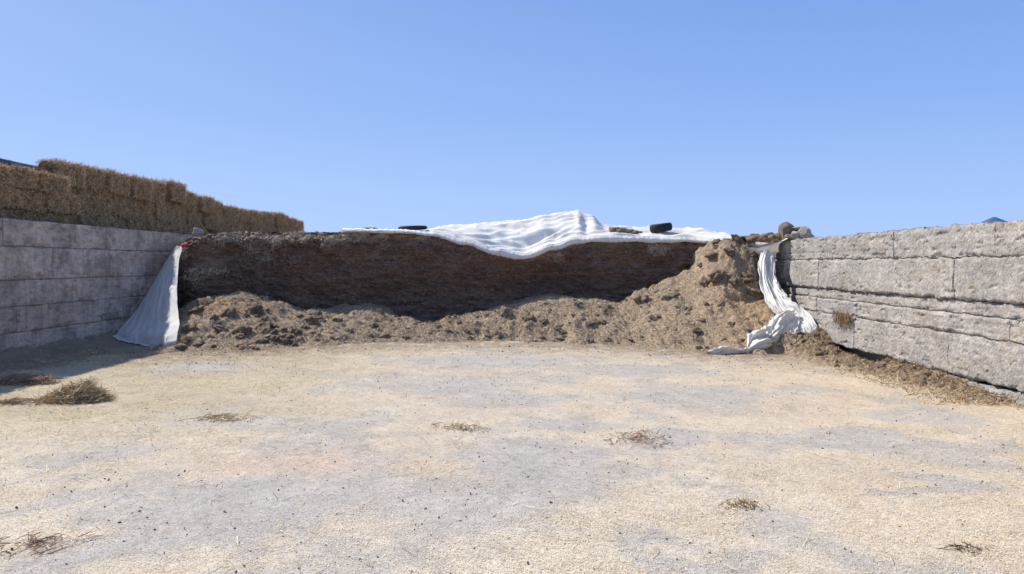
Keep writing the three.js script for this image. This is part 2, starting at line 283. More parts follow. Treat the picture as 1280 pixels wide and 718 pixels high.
// the sunlit wall
{
  const w = thing('concrete_wall', 'cracked pale concrete retaining wall in full sun with stones on its top', 'wall', [0, 0, 0]);
  const core = new THREE.BoxGeometry(0.5, 1.72, 38); core.translate(XR + 0.055 + 0.25, 0.18 + 0.86, -21);
  const stain = (u, v, chip) => {
    const k = 0.98 + 0.26 * fbm(u * 0.6 + 4, v * 1.1, 3) + 0.34 * fbm(u * 4, v * 11, 4) + 0.16 * n2(u * 27, v * 40), brown = sstep(0.05, 0.5, fbm(u * 0.8 + 20, v * 1.1 + 9, 3)) * 0.35 + sstep(10.5, 7.5, u) * sstep(1.3, 1.9, v) * 0.35;
    const drip = sstep(0.35, 0.7, n2(u * 9, v * 1.3 + 3) + 0.4 * n2(u * 23, v * 4)) * 0.10 + 0.12 * sstep(0.3, 0.6, n2(u * 0.8, v * 13));
    let c = [0.46, 0.435, 0.412].map(q => q * k * (1 - drip) * (1 - 0.12 * chip));
    c = [c[0] * (1 - 0.03 * brown), c[1] * (1 - 0.12 * brown), c[2] * (1 - 0.24 * brown)];
    const dirt = sstep(0.15, 0.5, fbm(u * 1.6, v * 2.4 + 50, 4)) * 0.3; const dc = [0.30, 0.26, 0.22];
    return c.map((q, i) => lerp(q, dc[i], dirt));
  };
  part('core', setColor(core, [0.4, 0.38, 0.36]), M.concrete, w);
  const rows = [ // v0, v1, out, joints, options
    [0.165, 0.696, 0.035, [3, 5.6, 7.4, 9.55, 9.8, 12.55, 14.65, 17, 20], { rag: 0.014 }],
    [0.70, 0.958, 0.012, [3, 6.4, 8.6, 11.05, 12.5, 14.2, 16.5, 20], { rag: 0.008, boards: 0.128 }],
    [0.962, 1.136, -0.012, [3, 5.5, 8.2, 11.0, 13.6, 16, 20], { rag: 0.010 }],
    [1.145, 1.676, 0.03, [3, 5.2, 7.55, 9.7, 12.45, 14.1, 15.6, 17.5, 20], { rag: 0.018 }],
    [1.68, 2.10, 0.018, [3, 6.1, 8.9, 11.3, 13.8, 16.2, 20], { rag: 0.013, rough: 1.15, chip: 0.05, top: true, skirt: 0.45, boards: 0.14 }],
  ];
  rows.forEach(([v0, v1, out, js, o], r) => { for (let i = 0; i + 1 < js.length; i++) part('wall_panel', panelGeo(-1, XR, js[i], js[i + 1], v0, v1, { gap: 0.001, k0: r + 1, seed: r * 11 + i * 2.7 + 1, out: out + 0.008 * n2(i * 3.3, r * 5.1), tint: stain, res: js[i + 1] > 6.5 && js[i] < 15.8 ? 0.018 : 0.06, ...o }), M.concrete, w); });
  // crumbling footing below the blocks, missing along the hollow
  const fj = [3, 6.2, 8.4, 9.9, 11.1]; for (let i = 0; i + 1 < fj.length; i++) part('footing', panelGeo(-1, XR, fj[i], fj[i + 1], -0.1, 0.14, { gap: 0.003, k0: 90, seed: 70 + i, out: 0.06, rough: 2.2, rag: 0.02, chip: 0.15, tint: (u, v) => { const k = 0.8 + 0.5 * fbm(u * 2, v * 3, 3); return [0.46 * k, 0.43 * k, 0.40 * k]; }, res: 0.025 }), M.concrete, w);
  const foot = new THREE.BoxGeometry(0.3, 0.4, 38); foot.translate(XR + 0.42, -0.03, -21); part('foundation', setColor(foot, [0.4, 0.38, 0.36]), M.concrete, w);
}
function setColor(g, c) { const n = g.attributes.position.count, a = new Float32Array(n * 3); for (let i = 0; i < n; i++) a.set(c, i * 3); g.setAttribute('color', new THREE.BufferAttribute(a, 3)); return g; }
// the shaded wall
{
  const w = thing('concrete_wall', 'grey board marked concrete retaining wall in shade below the straw bales', 'wall', [0, 0, 0]);
  const core = new THREE.BoxGeometry(0.34, 2.33, 38); core.translate(XL - 0.055 - 0.17, 1.165 - 0.02, -21);
  part('core', setColor(core, [0.4, 0.38, 0.36]), M.concrete, w);
  const stain = (u, v, chip) => {
    const k = 1.0 + 0.4 * fbm(u * 0.5 + 14, v * 0.9, 4) + 0.3 * fbm(u * 3, v * 8, 4), d = sstep(0.12, 0.5, fbm(u * 1.1 + 60, v * 1.7, 4)) * 0.5, drip = sstep(0.2, 0.6, n2(u * 5, v * 0.7 + 8)) * 0.16;
    let c = [0.68, 0.545, 0.445].map(q => q * k * (1 - drip) * (1 - 0.22 * chip)); const dc = [0.27, 0.215, 0.18];
    return c.map((q, i) => lerp(q, dc[i], d));
  };
  const rows = [[-0.05, 0.424, 0.0, [2, 6, 10.4, 13.1, 16.6, 20], {}], [0.425, 0.864, 0.004, [2, 5, 9.1, 12.6, 15.2, 20], {}], [0.865, 1.324, -0.001, [2, 7, 11.2, 14.2, 17.4, 20], {}], [1.325, 1.894, 0.004, [2, 6.2, 10.0, 13.6, 17.5, 20], {}], [1.895, 2.37, 0.002, [2, 5.8, 9.6, 12.3, 15.4, 20], { top: true, skirt: 0.32, chip: 0.06 }]];
  rows.forEach(([v0, v1, out, js, o], r) => { for (let i = 0; i + 1 < js.length; i++) part('wall_panel', panelGeo(1, XL, js[i], js[i + 1], v0, v1, { gap: 0.0, k0: r + 31, joint: 0.14, rag: 0.006, seed: 200 + r * 13 + i * 3.1, out, tint: stain, res: js[i + 1] > 10 ? 0.025 : 0.08, boards: 0.155, ...o }), M.concrete, w); });
}

// ------------------------------------------------------------------ packed silage
const lipY = curve([[-9, 2.0], [-8.26, 2.05], [-7.67, 2.28], [-7.08, 2.40], [-6.1, 2.42], [-4.13, 2.42], [-2.95, 2.40], [-2.16, 2.33], [-1.38, 2.13], [-0.59, 1.91], [0.1, 1.80], [0.79, 2.01], [1.38, 2.19], [2.16, 2.23], [3.93, 2.19], [4.72, 2.15], [5.7, 2.09]]);
const ridgeY = curve([[-9, 2.1], [-7.5, 2.35], [-4, 2.44], [-2.95, 2.46], [-1.6, 2.56], [-0.5, 2.64], [0.1, 2.70], [0.7, 2.82], [1.15, 2.92], [1.5, 2.94], [1.9, 2.85], [2.25, 2.56], [2.6, 2.50], [3.3, 2.50], [4.5, 2.46], [5.1, 2.33], [5.7, 2.15]]);
const faceD = x => 18.35 + 0.12 * fbm(x * 0.5 + 3, 0.5, 3) - 0.95 * sstep(-6.9, -7.7, x) * (1 - 1.5 * sstep(-7.9, -8.3, x)) - 0.9 * sstep(4.1, 5.4, x);
const topY = (x, d) => { const f = faceD(x), t = sstep(0, 1, (d - f) / 1.9); return lerp(lipY(x), ridgeY(x), t) - 0.02 * Math.max(0, d - f - 2.2); };
const faceDepth = (x, y) => { // depth of the cut face at height y
  let d = faceD(x) + 0.10 * (y - 1.2) * 0.4;
  d += 0.45 * Math.exp(-(((x - 0.6) / 1.3) ** 2)) * Math.exp(-(((y - 1.0) / 0.5) ** 2));
  d += 0.20 * Math.exp(-(((x + 3.2) / 1.8) ** 2)) * Math.exp(-(((y - 0.8) / 0.45) ** 2));
  d -= 0.14 * fbm(x * 0.8, y * 1.1, 3) + 0.10 * fbm(x * 2.0, y * 4 + 0.4 * n2(x, y), 3) + 0.035 * fbm(x * 6, y * 13, 3) + 0.012 * n2(x * 30, y * 34);
  const clump = sstep(-2.6, -4.0, x) * sstep(1.6, 2.05, y) + sstep(-6.4, -7.2, x); d -= clump * (0.10 * Math.abs(fbm(x * 3, y * 3.5, 3)) + 0.05 * Math.abs(n2(x * 8, y * 8)));
  const e = lipY(x) - 0.04 - y; d += 0.14 * (1 - sstep(0, 0.14, e)) - 0.07 * sstep(0.05, 0.2, e) * sstep(0.6, 0.2, e);
  return d;
};
const silage = thing('silage_stack', 'dark brown packed silage with a steep cut face between the two concrete walls', 'silage', [0, 0, 0]);
{
  const dry = (x, y) => 1.3 * sstep(0.02, 0.36, fbm(x * 1.8 + 3, y * 2.6, 4)) * (sstep(-2.2, -3.6, x) * sstep(1.5, 2.0, y) + 0.8 * sstep(-6.0, -6.6, x) * sstep(1.0, 1.6, y) + 0.35 * sstep(2.05, 2.3, y) + 0.5 * Math.exp(-(((x - 3.3) / 0.5) ** 2)) * sstep(1.8, 2.1, y));
  const nx = 620, ny = 110;
  const g = grid(nx, ny, (i, j) => {
    const x = lerp(XL + 0.03, XR - 0.03, i / nx), t = j / ny, top = lipY(x) - 0.04 + 0.03 * fbm(x * 3, 4, 3) + 0.015 * n2(x * 14, 2), y = lerp(-0.05, top, t), d = faceDepth(x, y);
    const k = 1 + 0.5 * fbm(x * 0.7, y * 5, 3) + 0.5 * fbm(x * 3, y * 14, 3), r = clamp(0.5 + 0.8 * fbm(x * 0.4 + 30, y * 0.8, 3)), q = clamp(dry(x, y) * 1.1);
    const a = [0.325, 0.245, 0.202], b = [0.375, 0.262, 0.2], e = [0.46, 0.38, 0.30];
    return [x, y, -d, x / 1.3, y / 1.3, ...[0, 1, 2].map(c => lerp(lerp(a[c], b[c], r) * k, e[c], q))];
  }, true);
  part('cut_face', g, M.face, silage);
  const t = grid(240, 90, (i, j) => {
    const x = lerp(XL + 0.03, XR - 0.03, i / 240), f = faceD(x), d0 = faceDepth(x, lipY(x) - 0.04), v = j / 90, d = d0 - 0.02 + 14 * v * v;
    const y = (j === 0 ? lipY(x) - 0.05 : topY(x, d) - 0.05 - 0.34 * Math.exp(-(((x - 0.4) / 1.5) ** 4)) * sstep(0, 0.45, d - d0)) + 0.03 * fbm(x * 3, d * 3, 3) * (x < -4.2 ? 1.3 : 0.3) + (x < -4.2 ? 0.06 * Math.max(0, fbm(x * 1.7, d * 1.7, 2)) : 0);
    return [x, y, -d, x / 1.3, d / 1.3, 0.40, 0.33, 0.26];
  }, true);
  part('dry_top_layer', t, M.heap, silage);
  // loose stalks and flakes standing out of the cut face
  const r = rng(51), L = [];
  for (let i = 0; i < 30000; i++) {
    const x = lerp(XL + 0.1, XR - 0.1, r()), y = r() * (lipY(x) - 0.05), d = faceDepth(x, y) - 0.004, q = clamp(dry(x, y)), pale = r() < 0.05 + 0.7 * q, k = 0.6 + 0.8 * r();
    const c = pale ? [0.42 * k, 0.34 * k, 0.24 * k] : [0.38 * k, 0.275 * k, 0.215 * k];
    L.push([x, y, -d, r() - 0.5, (r() - 0.6) * 0.5, 0.15 + 0.35 * r(), 0.03 + 0.06 * r(), 0.004 + 0.008 * r(), (r() - 0.5) * 0.3, c, r() * 3]);
  }
  const tufts = [[-7.2, 2.2, 0.20], [-6.9, 2.25, 0.26], [-6.45, 2.2, 0.24], [-6.6, 1.95, 0.22], [-6.25, 2.0, 0.26], [-6.0, 2.15, 0.2], [-6.3, 1.75, 0.2], [-5.6, 2.3, 0.22], [-5.2, 2.25, 0.18], [-4.7, 2.1, 0.2], [-4.55, 2.2, 0.16], [-4.3, 2.28, 0.22], [-3.9, 2.3, 0.2], [-3.4, 2.32, 0.16], [-7.6, 1.35, 0.24], [-7.35, 1.42, 0.16], [3.35, 2.0, 0.2], [3.5, 1.92, 0.16], [-2.4, 2.26, 0.14], [0.95, 1.75, 0.12], [-7.9, 1.85, 0.14]];
  for (const [tx, ty, ts] of tufts) {
    const T = []; for (let i = 0; i < 260; i++) { const gx = (r() + r() + r() - 1.5) * ts, gy = (r() + r() + r() - 1.5) * ts * 0.75 + 0.1 * gx, x = tx + gx, y = Math.min(ty + gy, lipY(x) - 0.03), k = 0.75 + 0.5 * r(), pal = r(); const c = pal < 0.5 ? [0.58 * k, 0.48 * k, 0.37 * k] : pal < 0.8 ? [0.48 * k, 0.39 * k, 0.29 * k] : [0.3 * k, 0.22 * k, 0.16 * k]; T.push([x, y, -faceDepth(x, y) + 0.02 + 0.03 * r() * (1 - Math.abs(gx) / ts / 1.5), r() - 0.5, -0.5 * r(), 0.1 + 0.3 * r(), 0.04 + 0.09 * r(), 0.006 + 0.012 * r(), (r() - 0.5) * 0.4, c, r() * 3]); }
    part('pale_tuft', straws(T), M.straw, silage, 'stuff');
  }
  part('loose_stalks', straws(L), M.straw, silage, 'stuff');
}

// ------------------------------------------------------------------ loose heap at its foot
const crest = curve([[-9, 0.1], [-8.4, 0.2], [-7.9, 0.55], [-7.2, 0.82], [-6.37, 0.93], [-5.73, 0.70], [-4.99, 0.44], [-4.43, 0.38], [-3.5, 0.46], [-2.77, 0.32], [-1.94, 0.22], [-1.48, 0.38], [-0.37, 0.53], [0.92, 0.72], [1.85, 0.77], [2.2, 0.66], [2.77, 0.93], [3.5, 1.22], [3.88, 1.45], [4.25, 1.82], [4.6, 2.08], [5.36, 2.08], [5.8, 2.0]]);
const crestD = curve([[-9, 17.0], [3.5, 17.2], [4.6, 16.7], [4.95, 16.7], [5.45, 17.8]]);
function heapBase(x, d) {
  const t = toe(x) - 0.25 + 0.5 * fbm(x * 0.9, 3.3, 3) + 0.22 * fbm(x * 3.1, 8, 3), c = crest(x), cd = crestD(x);
  if (d < t) return -0.12 * (t - d) - 0.01;
  const s = (d - t) / (cd - t);
  if (s < 1) { const steep = sstep(3.6, 4.6, x); return c * lerp(0.75 * s + 0.25 * s * s * (3 - 2 * s), 0.42 * s / 0.62 * (s < 0.62 ? 1 : 0) + (s >= 0.62 ? 0.42 + 0.58 * sstep(0.55, 0.98, s) : 0), steep); }
  return c + (d - cd) * (-0.22 + 0.36 * Math.exp(-(((x + 4.1) / 1.3) ** 2)) + 0.32 * Math.exp(-(((x - 0.4) / 1.5) ** 2))) * (x < 4.2 ? 1 : 0);
}
function heapY(x, d) {
  const b = heapBase(x, d), m = sstep(-0.03, 0.12, b);
  const big = 0.10 * fbm(x * 1.1, d * 1.1, 3), lumps = 0.13 * Math.pow(Math.abs(fbm(x * 2.0 + 5, d * 2.0, 3)), 1.0) - 0.03, cl = 0.055 * Math.abs(n2(x * 5 + 2, d * 5)) + 0.03 * Math.abs(n2(x * 11, d * 11 + 4)) + 0.014 * n2(x * 24, d * 24) + 0.007 * n2(x * 50, d * 50);
  const rough = 0.6 + 0.9 * sstep(-0.1, 0.4, fbm(x * 0.6 + 9, d * 0.6, 2)) + 0.8 * sstep(3.9, 4.5, x) * sstep(15.3, 15.9, d);
  return b + m * (big * 0.9 + (lumps + cl) * rough * 0.52) + (1 - m) * 0.01 * n2(x * 24, d * 24);
}
const heap = thing('loose_silage_heap', 'tan crumbly heap of loose silage slumped along the foot of the cut face', 'heap', [0, 0, 0]);
const heapTint = (x, d) => {
  const k = 1 + 0.22 * fbm(x * 1.5, d * 1.5, 4), straw = clamp(Math.exp(-(((x - 4.75) / 0.6) ** 2 + ((d - 14.9) / 0.8) ** 2)) + 0.8 * Math.exp(-(((x + 6.55) / 0.35) ** 2 + ((d - 16.2) / 0.7) ** 2))), dark = sstep(0.05, 0.45, fbm(x * 1.1 + 70, d * 1.1, 4)) * 0.5 + 0.5 * sstep(4.2, 4.7, x) * sstep(15.4, 16, d), edge = sstep(0.16, 0.02, heapBase(x, d));
  let c = [0.59 * k, 0.48 * k, 0.37 * k]; const s = [0.68, 0.50, 0.31], dk = [0.40, 0.315, 0.24], e = [0.56, 0.465, 0.36];
  return c.map((q, i) => lerp(lerp(lerp(q, dk[i], dark), s[i], straw * 0.85), e[i], edge * 0.7));
};
{
  const nx = 640, nd = 250;
  part('loose_silage', grid(nx, nd, (i, j) => { const x = lerp(XL + 0.02, XR - 0.01, i / nx), d = lerp(12.7, 18.7, j / nd); return [x, heapY(x, d), -d, x / 1.2, d / 1.2, ...heapTint(x, d)]; }, true), M.heap, heap);
  const vars = []; for (let i = 0; i < 9; i++) vars.push(lump(i * 4.7 + 2, 4, 0.45, [1.15, 0.8, 1], 0.26));
  const r = rng(61), mats = [M.clodDark, M.clodTan, M.clodGrey, M.clodGrey];
  const put = (x, d, s, m) => { const o = part('clod', vars[Math.floor(r() * 9)], m || mats[Math.floor(r() * 4)], heap); o.position.set(x, heapY(x, d) + s * 0.12, -d); o.scale.set(s * (0.8 + 0.5 * r()), s * (0.7 + 0.4 * r()), s * (0.8 + 0.4 * r())); o.rotation.set(r() * 0.6, r() * 6.3, r() * 0.6); };
  // dug-out lumps seen one by one: foot of the left slope, below the lip at the sunlit wall, and strays
  for (const [x, d, s, m] of [[-5.3, 15.3, 0.15, 0], [-5.0, 14.4, 0.13, 1], [-4.75, 14.35, 0.10, 0], [-4.5, 14.4, 0.09, 2], [-5.75, 16.0, 0.15, 0], [-6.15, 15.6, 0.14, 2], [-5.5, 14.7, 0.16, 0], [-4.55, 16.2, 0.13, 0], [-6.9, 16.3, 0.16, 0], [-6.85, 15.6, 0.13, 0], [-6.5, 14.5, 0.12, 0], [-6.35, 14.0, 0.09, 0], [-5.2, 15.0, 0.12, 2], [-6.3, 15.2, 0.10, 2],
    [3.42, 14.5, 0.10, 0], [2.95, 13.35, 0.08, 0], [4.2, 15.9, 0.13, 2], [4.5, 15.6, 0.12, 2], [4.85, 15.75, 0.13, 0], [4.0, 16.1, 0.11, 2], [4.55, 16.2, 0.11, 2], [4.8, 16.5, 0.1, 0], [5.05, 16.2, 0.12, 0], [4.25, 16.5, 0.11, 2], [3.3, 16.2, 0.15, 1], [2.7, 16.6, 0.14, 1], [-0.35, 16.7, 0.13, 1], [0.2, 16.2, 0.1, 2], [-1.0, 15.9, 0.1, 2]]) put(x, d, s, [M.clodDark, M.clodTan, M.clodGrey][m]);
  for (let i = 0; i < 230; i++) { let x = lerp(-6.4, XR - 0.2, r()); const d = lerp(toe(x) - 0.3 * r(), 17.3, Math.pow(r(), 1.3)); put(x, d, 0.025 + 0.075 * r() * r() + (x < -4 ? 0.02 : 0) + (x > 3.9 && d > 15.4 ? 0.03 : 0)); }
  const L = []; const cols = [[0.62, 0.5, 0.36], [0.5, 0.41, 0.31], [0.4, 0.315, 0.235], [0.27, 0.21, 0.16], [0.55, 0.46, 0.36], [0.7, 0.59, 0.44]];
  for (let i = 0; i < 46000; i++) { const x = lerp(XL + 0.1, XR - 0.05, r()), d = lerp(toe(x) - 0.5, 17.8, r()), c = cols[Math.floor(r() * 6)], k = 0.8 + 0.4 * r(); L.push([x, heapY(x, d) + 0.004 + 0.012 * r(), -d, r() - 0.5, (r() - 0.5) * 0.7, r() - 0.5, 0.025 + 0.05 * r(), 0.004 + 0.009 * r(), (r() - 0.5) * 0.3, [c[0] * k, c[1] * k, c[2] * k], r() * 3]); }
  part('flakes', straws(L), M.straw, heap, 'stuff');
}

// ------------------------------------------------------------------ crumbly bank along the sunlit wall
{
  const b = thing('dirt_bank', 'brown dirt and straw banked along the foot of the cracked sunlit wall', 'dirt', [0, 0, 0]);
  const H = (x, d) => { const w = sstep(8.0, 12.4, d) * 0.75 + 0.18, h = sstep(8.2, 11.0, d) * 0.10 + 0.22 * sstep(11.2, 14.2, d) + 0.03, s = clamp((x - (XR - w - 0.15 * fbm(d * 1.5, 2, 3))) / w), m = sstep(0, 0.2, s); const hol = sstep(11.1, 11.5, d) * sstep(13.7, 13.0, d) * sstep(XR - 0.42, XR - 0.12, x); return -0.02 + (h * Math.pow(s, 0.9) + m * (0.10 * Math.abs(fbm(x * 3, d * 3, 3)) + 0.045 * Math.abs(n2(x * 9, d * 9)) + 0.015 * n2(x * 26, d * 26))) * (1 - 0.92 * hol) * (x > XR - 0.02 ? 0.3 : 1); };
  part('loose_dirt', grid(80, 330, (i, j) => { const x = lerp(4.3, XR + 0.26, i / 80), d = lerp(7.6, 14.6, j / 330), k = 1 + 0.5 * fbm(x * 3, d * 3, 3), s = sstep(0.0, 0.4, fbm(x * 2 + 9, d * 2, 3)); const p = clamp((H(x, d)) / 0.12); return [x, H(x, d), -d, x / 1.2, d / 1.2, ...[[0.40, 0.48, 0.6], [0.32, 0.37, 0.5], [0.245, 0.265, 0.385]].map(([a, q, e]) => lerp(e, lerp(a, q, s) * k, p))]; }, true), M.heap, b);
  const r = rng(71), L = [], cols = [[0.5, 0.36, 0.2], [0.58, 0.45, 0.3], [0.3, 0.22, 0.14], [0.22, 0.16, 0.11]];
  const vars = [0, 1, 2, 3, 4].map(i => lump(i * 3.3 + 40, 2, 0.4, [1.1, 0.75, 1], 0.2));
  for (let i = 0; i < 70; i++) { const d = lerp(8.6, 14.4, Math.pow(r(), 0.7)), x = lerp(XR - 0.75, XR - 0.06, r()), s = 0.02 + 0.05 * r(), o = part('clod', vars[i % 5], [M.clodGrey, M.clodTan][i % 2], b); o.position.set(x, H(x, d) + s * 0.2, -d); o.scale.setScalar(s); o.rotation.set(r(), r() * 6, r()); }
  for (let i = 0; i < 9000; i++) { const d = lerp(8.4, 14.5, r()), x = XR - 0.02 - 1.1 * r() * r(), c = cols[Math.floor(r() * 4)]; L.push([x, Math.max(H(x, d), groundY(x, d)) + 0.01 + 0.015 * r(), -d, r() - 0.5, (r() - 0.5) * 0.7, r() - 0.5, 0.03 + 0.09 * r(), 0.003 + 0.005 * r(), (r() - 0.5) * 0.5, c, r() * 3]); }
  part('straw_litter', straws(L), M.straw, b, 'stuff');
}

// ------------------------------------------------------------------ straw bales on the raised yard
{
  const BW = 0.48, BH = 0.455, BL = 0.96; // across, high, along the row
  function baleVariant(seed) {
    const r = rng(seed), n = [10, 9, 16], g = new THREE.BoxGeometry(BW, BH, BL, n[0], n[1], n[2]); let q = g; const p = q.attributes.position, uv = q.attributes.uv, col = new Float32Array(p.count * 3);
    for (let i = 0; i < p.count; i++) {
      let x = p.getX(i), y = p.getY(i), z = p.getZ(i); const ux = Math.abs(x) / (BW / 2), uy = Math.abs(y) / (BH / 2), uz = Math.abs(z) / (BL / 2);
      const rd = 0.03 * (Math.pow(ux * uy, 6) + Math.pow(ux * uz, 6) + Math.pow(uy * uz, 6)), m = 0.032 * n3(x * 4 + seed, y * 4, z * 4) + 0.014 * n3(x * 15, y * 15 + seed, z * 15);
      const tw = 0.016 * Math.exp(-(((Math.abs(z) - 0.22) / 0.03) ** 2)), len = Math.hypot(x, y) || 1;
      const k = 1 + (m - rd - tw) / len; x *= k; y *= k; z *= 1 + (m - rd) / Math.max(0.1, Math.abs(z)) * (uz > 0.98 ? 1 : 0);
      p.setXYZ(i, x, y, z); const w = 0.85 + 0.35 * n3(x * 4, y * 4, z * 4 + seed); col.set([0.68 * w, 0.48 * w, 0.285 * w], i * 3);
      const nx = q.attributes.normal; if (Math.abs(nx.getX(i)) > 0.5) uv.setXY(i, z / 0.6, y / 0.6); else if (Math.abs(nx.getY(i)) > 0.5) uv.setXY(i, z / 0.6, x / 0.6); else uv.setXY(i, x / 0.6, y / 0.6);
    }
    q.setAttribute('color', new THREE.BufferAttribute(col, 3)); q.computeVertexNormals();
    const L = [], cols = [[0.72, 0.53, 0.31], [0.62, 0.44, 0.255], [0.5, 0.34, 0.19], [0.36, 0.235, 0.13], [0.8, 0.64, 0.41]];
    for (let i = 0; i < 1150; i++) {
      const f = r(), c = cols[Math.floor(r() * 5)], k = 0.8 + 0.4 * r(), cc = [c[0] * k, c[1] * k, c[2] * k], z = (r() - 0.5) * BL * 1.02;
      if (f < 0.5) L.push([BW / 2 + 0.004, (r() - 0.5) * BH, z, 0.35 * r(), (r() - 0.5) * 1.2, r() - 0.5, 0.05 + 0.12 * r(), 0.004 + 0.006 * r(), (r() - 0.5) * 0.4, cc, r() * 3]);
      else if (f < 0.82) L.push([(r() - 0.5) * BW, BH / 2 + 0.006, z, r() - 0.5, 0.9 * r() * r(), r() - 0.5, 0.07 + 0.17 * r(), 0.004 + 0.006 * r(), (r() - 0.5) * 0.4, cc, r() * 3]);
      else L.push([(r() - 0.5) * BW, (r() - 0.5) * BH, BL / 2 * (r() < 0.8 ? 1 : -1), r() - 0.5, r() - 0.5, 0.4 * r(), 0.05 + 0.1 * r(), 0.004 + 0.006 * r(), (r() - 0.5) * 0.4, cc, r() * 3]);
    }
    const tw = [-0.22, 0.22].map(z => { const pts = [[-1, -1], [1, -1], [1, 1], [-1, 1]].map(([a, b]) => new THREE.Vector3(a * (BW / 2 - 0.004), b * (BH / 2 - 0.004), z)); return new THREE.TubeGeometry(new THREE.CatmullRomCurve3(pts, true, 'catmullrom', 0.05), 32, 0.004, 4, true); });
    const o = new THREE.Group(); part('straw_block', q, M.bale, o); part('stray_straws', straws(L), M.straw, o, 'stuff'); for (const t of tw) part('twine', t, M.twine, o); return o;
  }
  const V = [101, 102, 103, 104, 105, 106].map(baleVariant), r = rng(77);
  const add = (x, y, d, label, group, sy = 1) => { const o = V[Math.floor(r() * 6)].clone(); o.name = numbered('straw_bale'); o.userData = { label, category: 'bale', group }; o.position.set(x, y, -d); o.rotation.set((r() - 0.5) * 0.10, (r() - 0.5) * 0.16, (r() - 0.5) * 0.12); o.scale.set(1 + 0.1 * (r() - 0.5), sy * (0.98 + 0.05 * r()), 0.93 + 0.09 * r()); scene.add(o); };
  const rowTop = curve([[15, 3.72], [16.5, 3.75], [19, 3.74], [20.5, 3.82], [21.8, 3.70], [23.8, 3.53], [25.5, 3.46], [28, 3.5], [29.3, 3.64], [30.5, 3.58], [32.5, 3.46]]);
  const course = ['bottom', 'middle', 'top'];
  for (let c = 0; c < 3; c++) {
    for (let i = 0; i < 18; i++) { const d = 15.75 + 0.35 * (c % 2) + i * 0.985 + 0.08 * (r() - 0.5), ht = (rowTop(d) - 2.2) / 3; add(-9.85 + 0.03 * c + 0.15 * (r() - 0.5), 2.2 + ht * (c + 0.5) + 0.03 * (r() - 0.5) * c, d, `straw bale in the ${course[c]} course of the long row above the shaded wall`, 'bales of the long row', ht / BH * (0.96 + 0.05 * r())); }
    for (let i = 0; i < 6; i++) add(-9.3 + 0.05 * c * 0.5 + 0.10 * (r() - 0.5), 2.2 + 0.19 + c * 0.375 + 0.02 * (r() - 0.5), 9.55 + 0.25 * (c % 2) + i * 0.975 + 0.05 * (r() - 0.5), `straw bale in the ${course[c]} course of the stack standing forward beside the black sheet`, 'bales of the forward stack', 0.79);
  }
}
// black sheet drawn over the stack behind
single('black_sheet', grid(50, 50, (i, j) => {
  const d = lerp(9, 15.9, j / 50), s = i / 50, w = 0.03 * fbm(d * 1.5, s * 5, 3);
  const prof = [[-9.78, 2.2], [-9.84, 3.40], [-10.05, 3.64], [-10.6, 3.72], [-11.4, 3.68], [-11.6, 3.2], [-11.65, 2.2]], t = s * 6, k = Math.min(5, Math.floor(t)), f = t - k;
  return [lerp(prof[k][0], prof[k + 1][0], f) - (s < 0.4 ? 0 : 0) + w * 0.5, lerp(prof[k][1], prof[k + 1][1], f) + (s > 0.1 && s < 0.9 ? w : 0), -d, s, d];
}), M.blackSheet, 'black plastic sheet over the stack behind the forward straw bales', 'sheet');

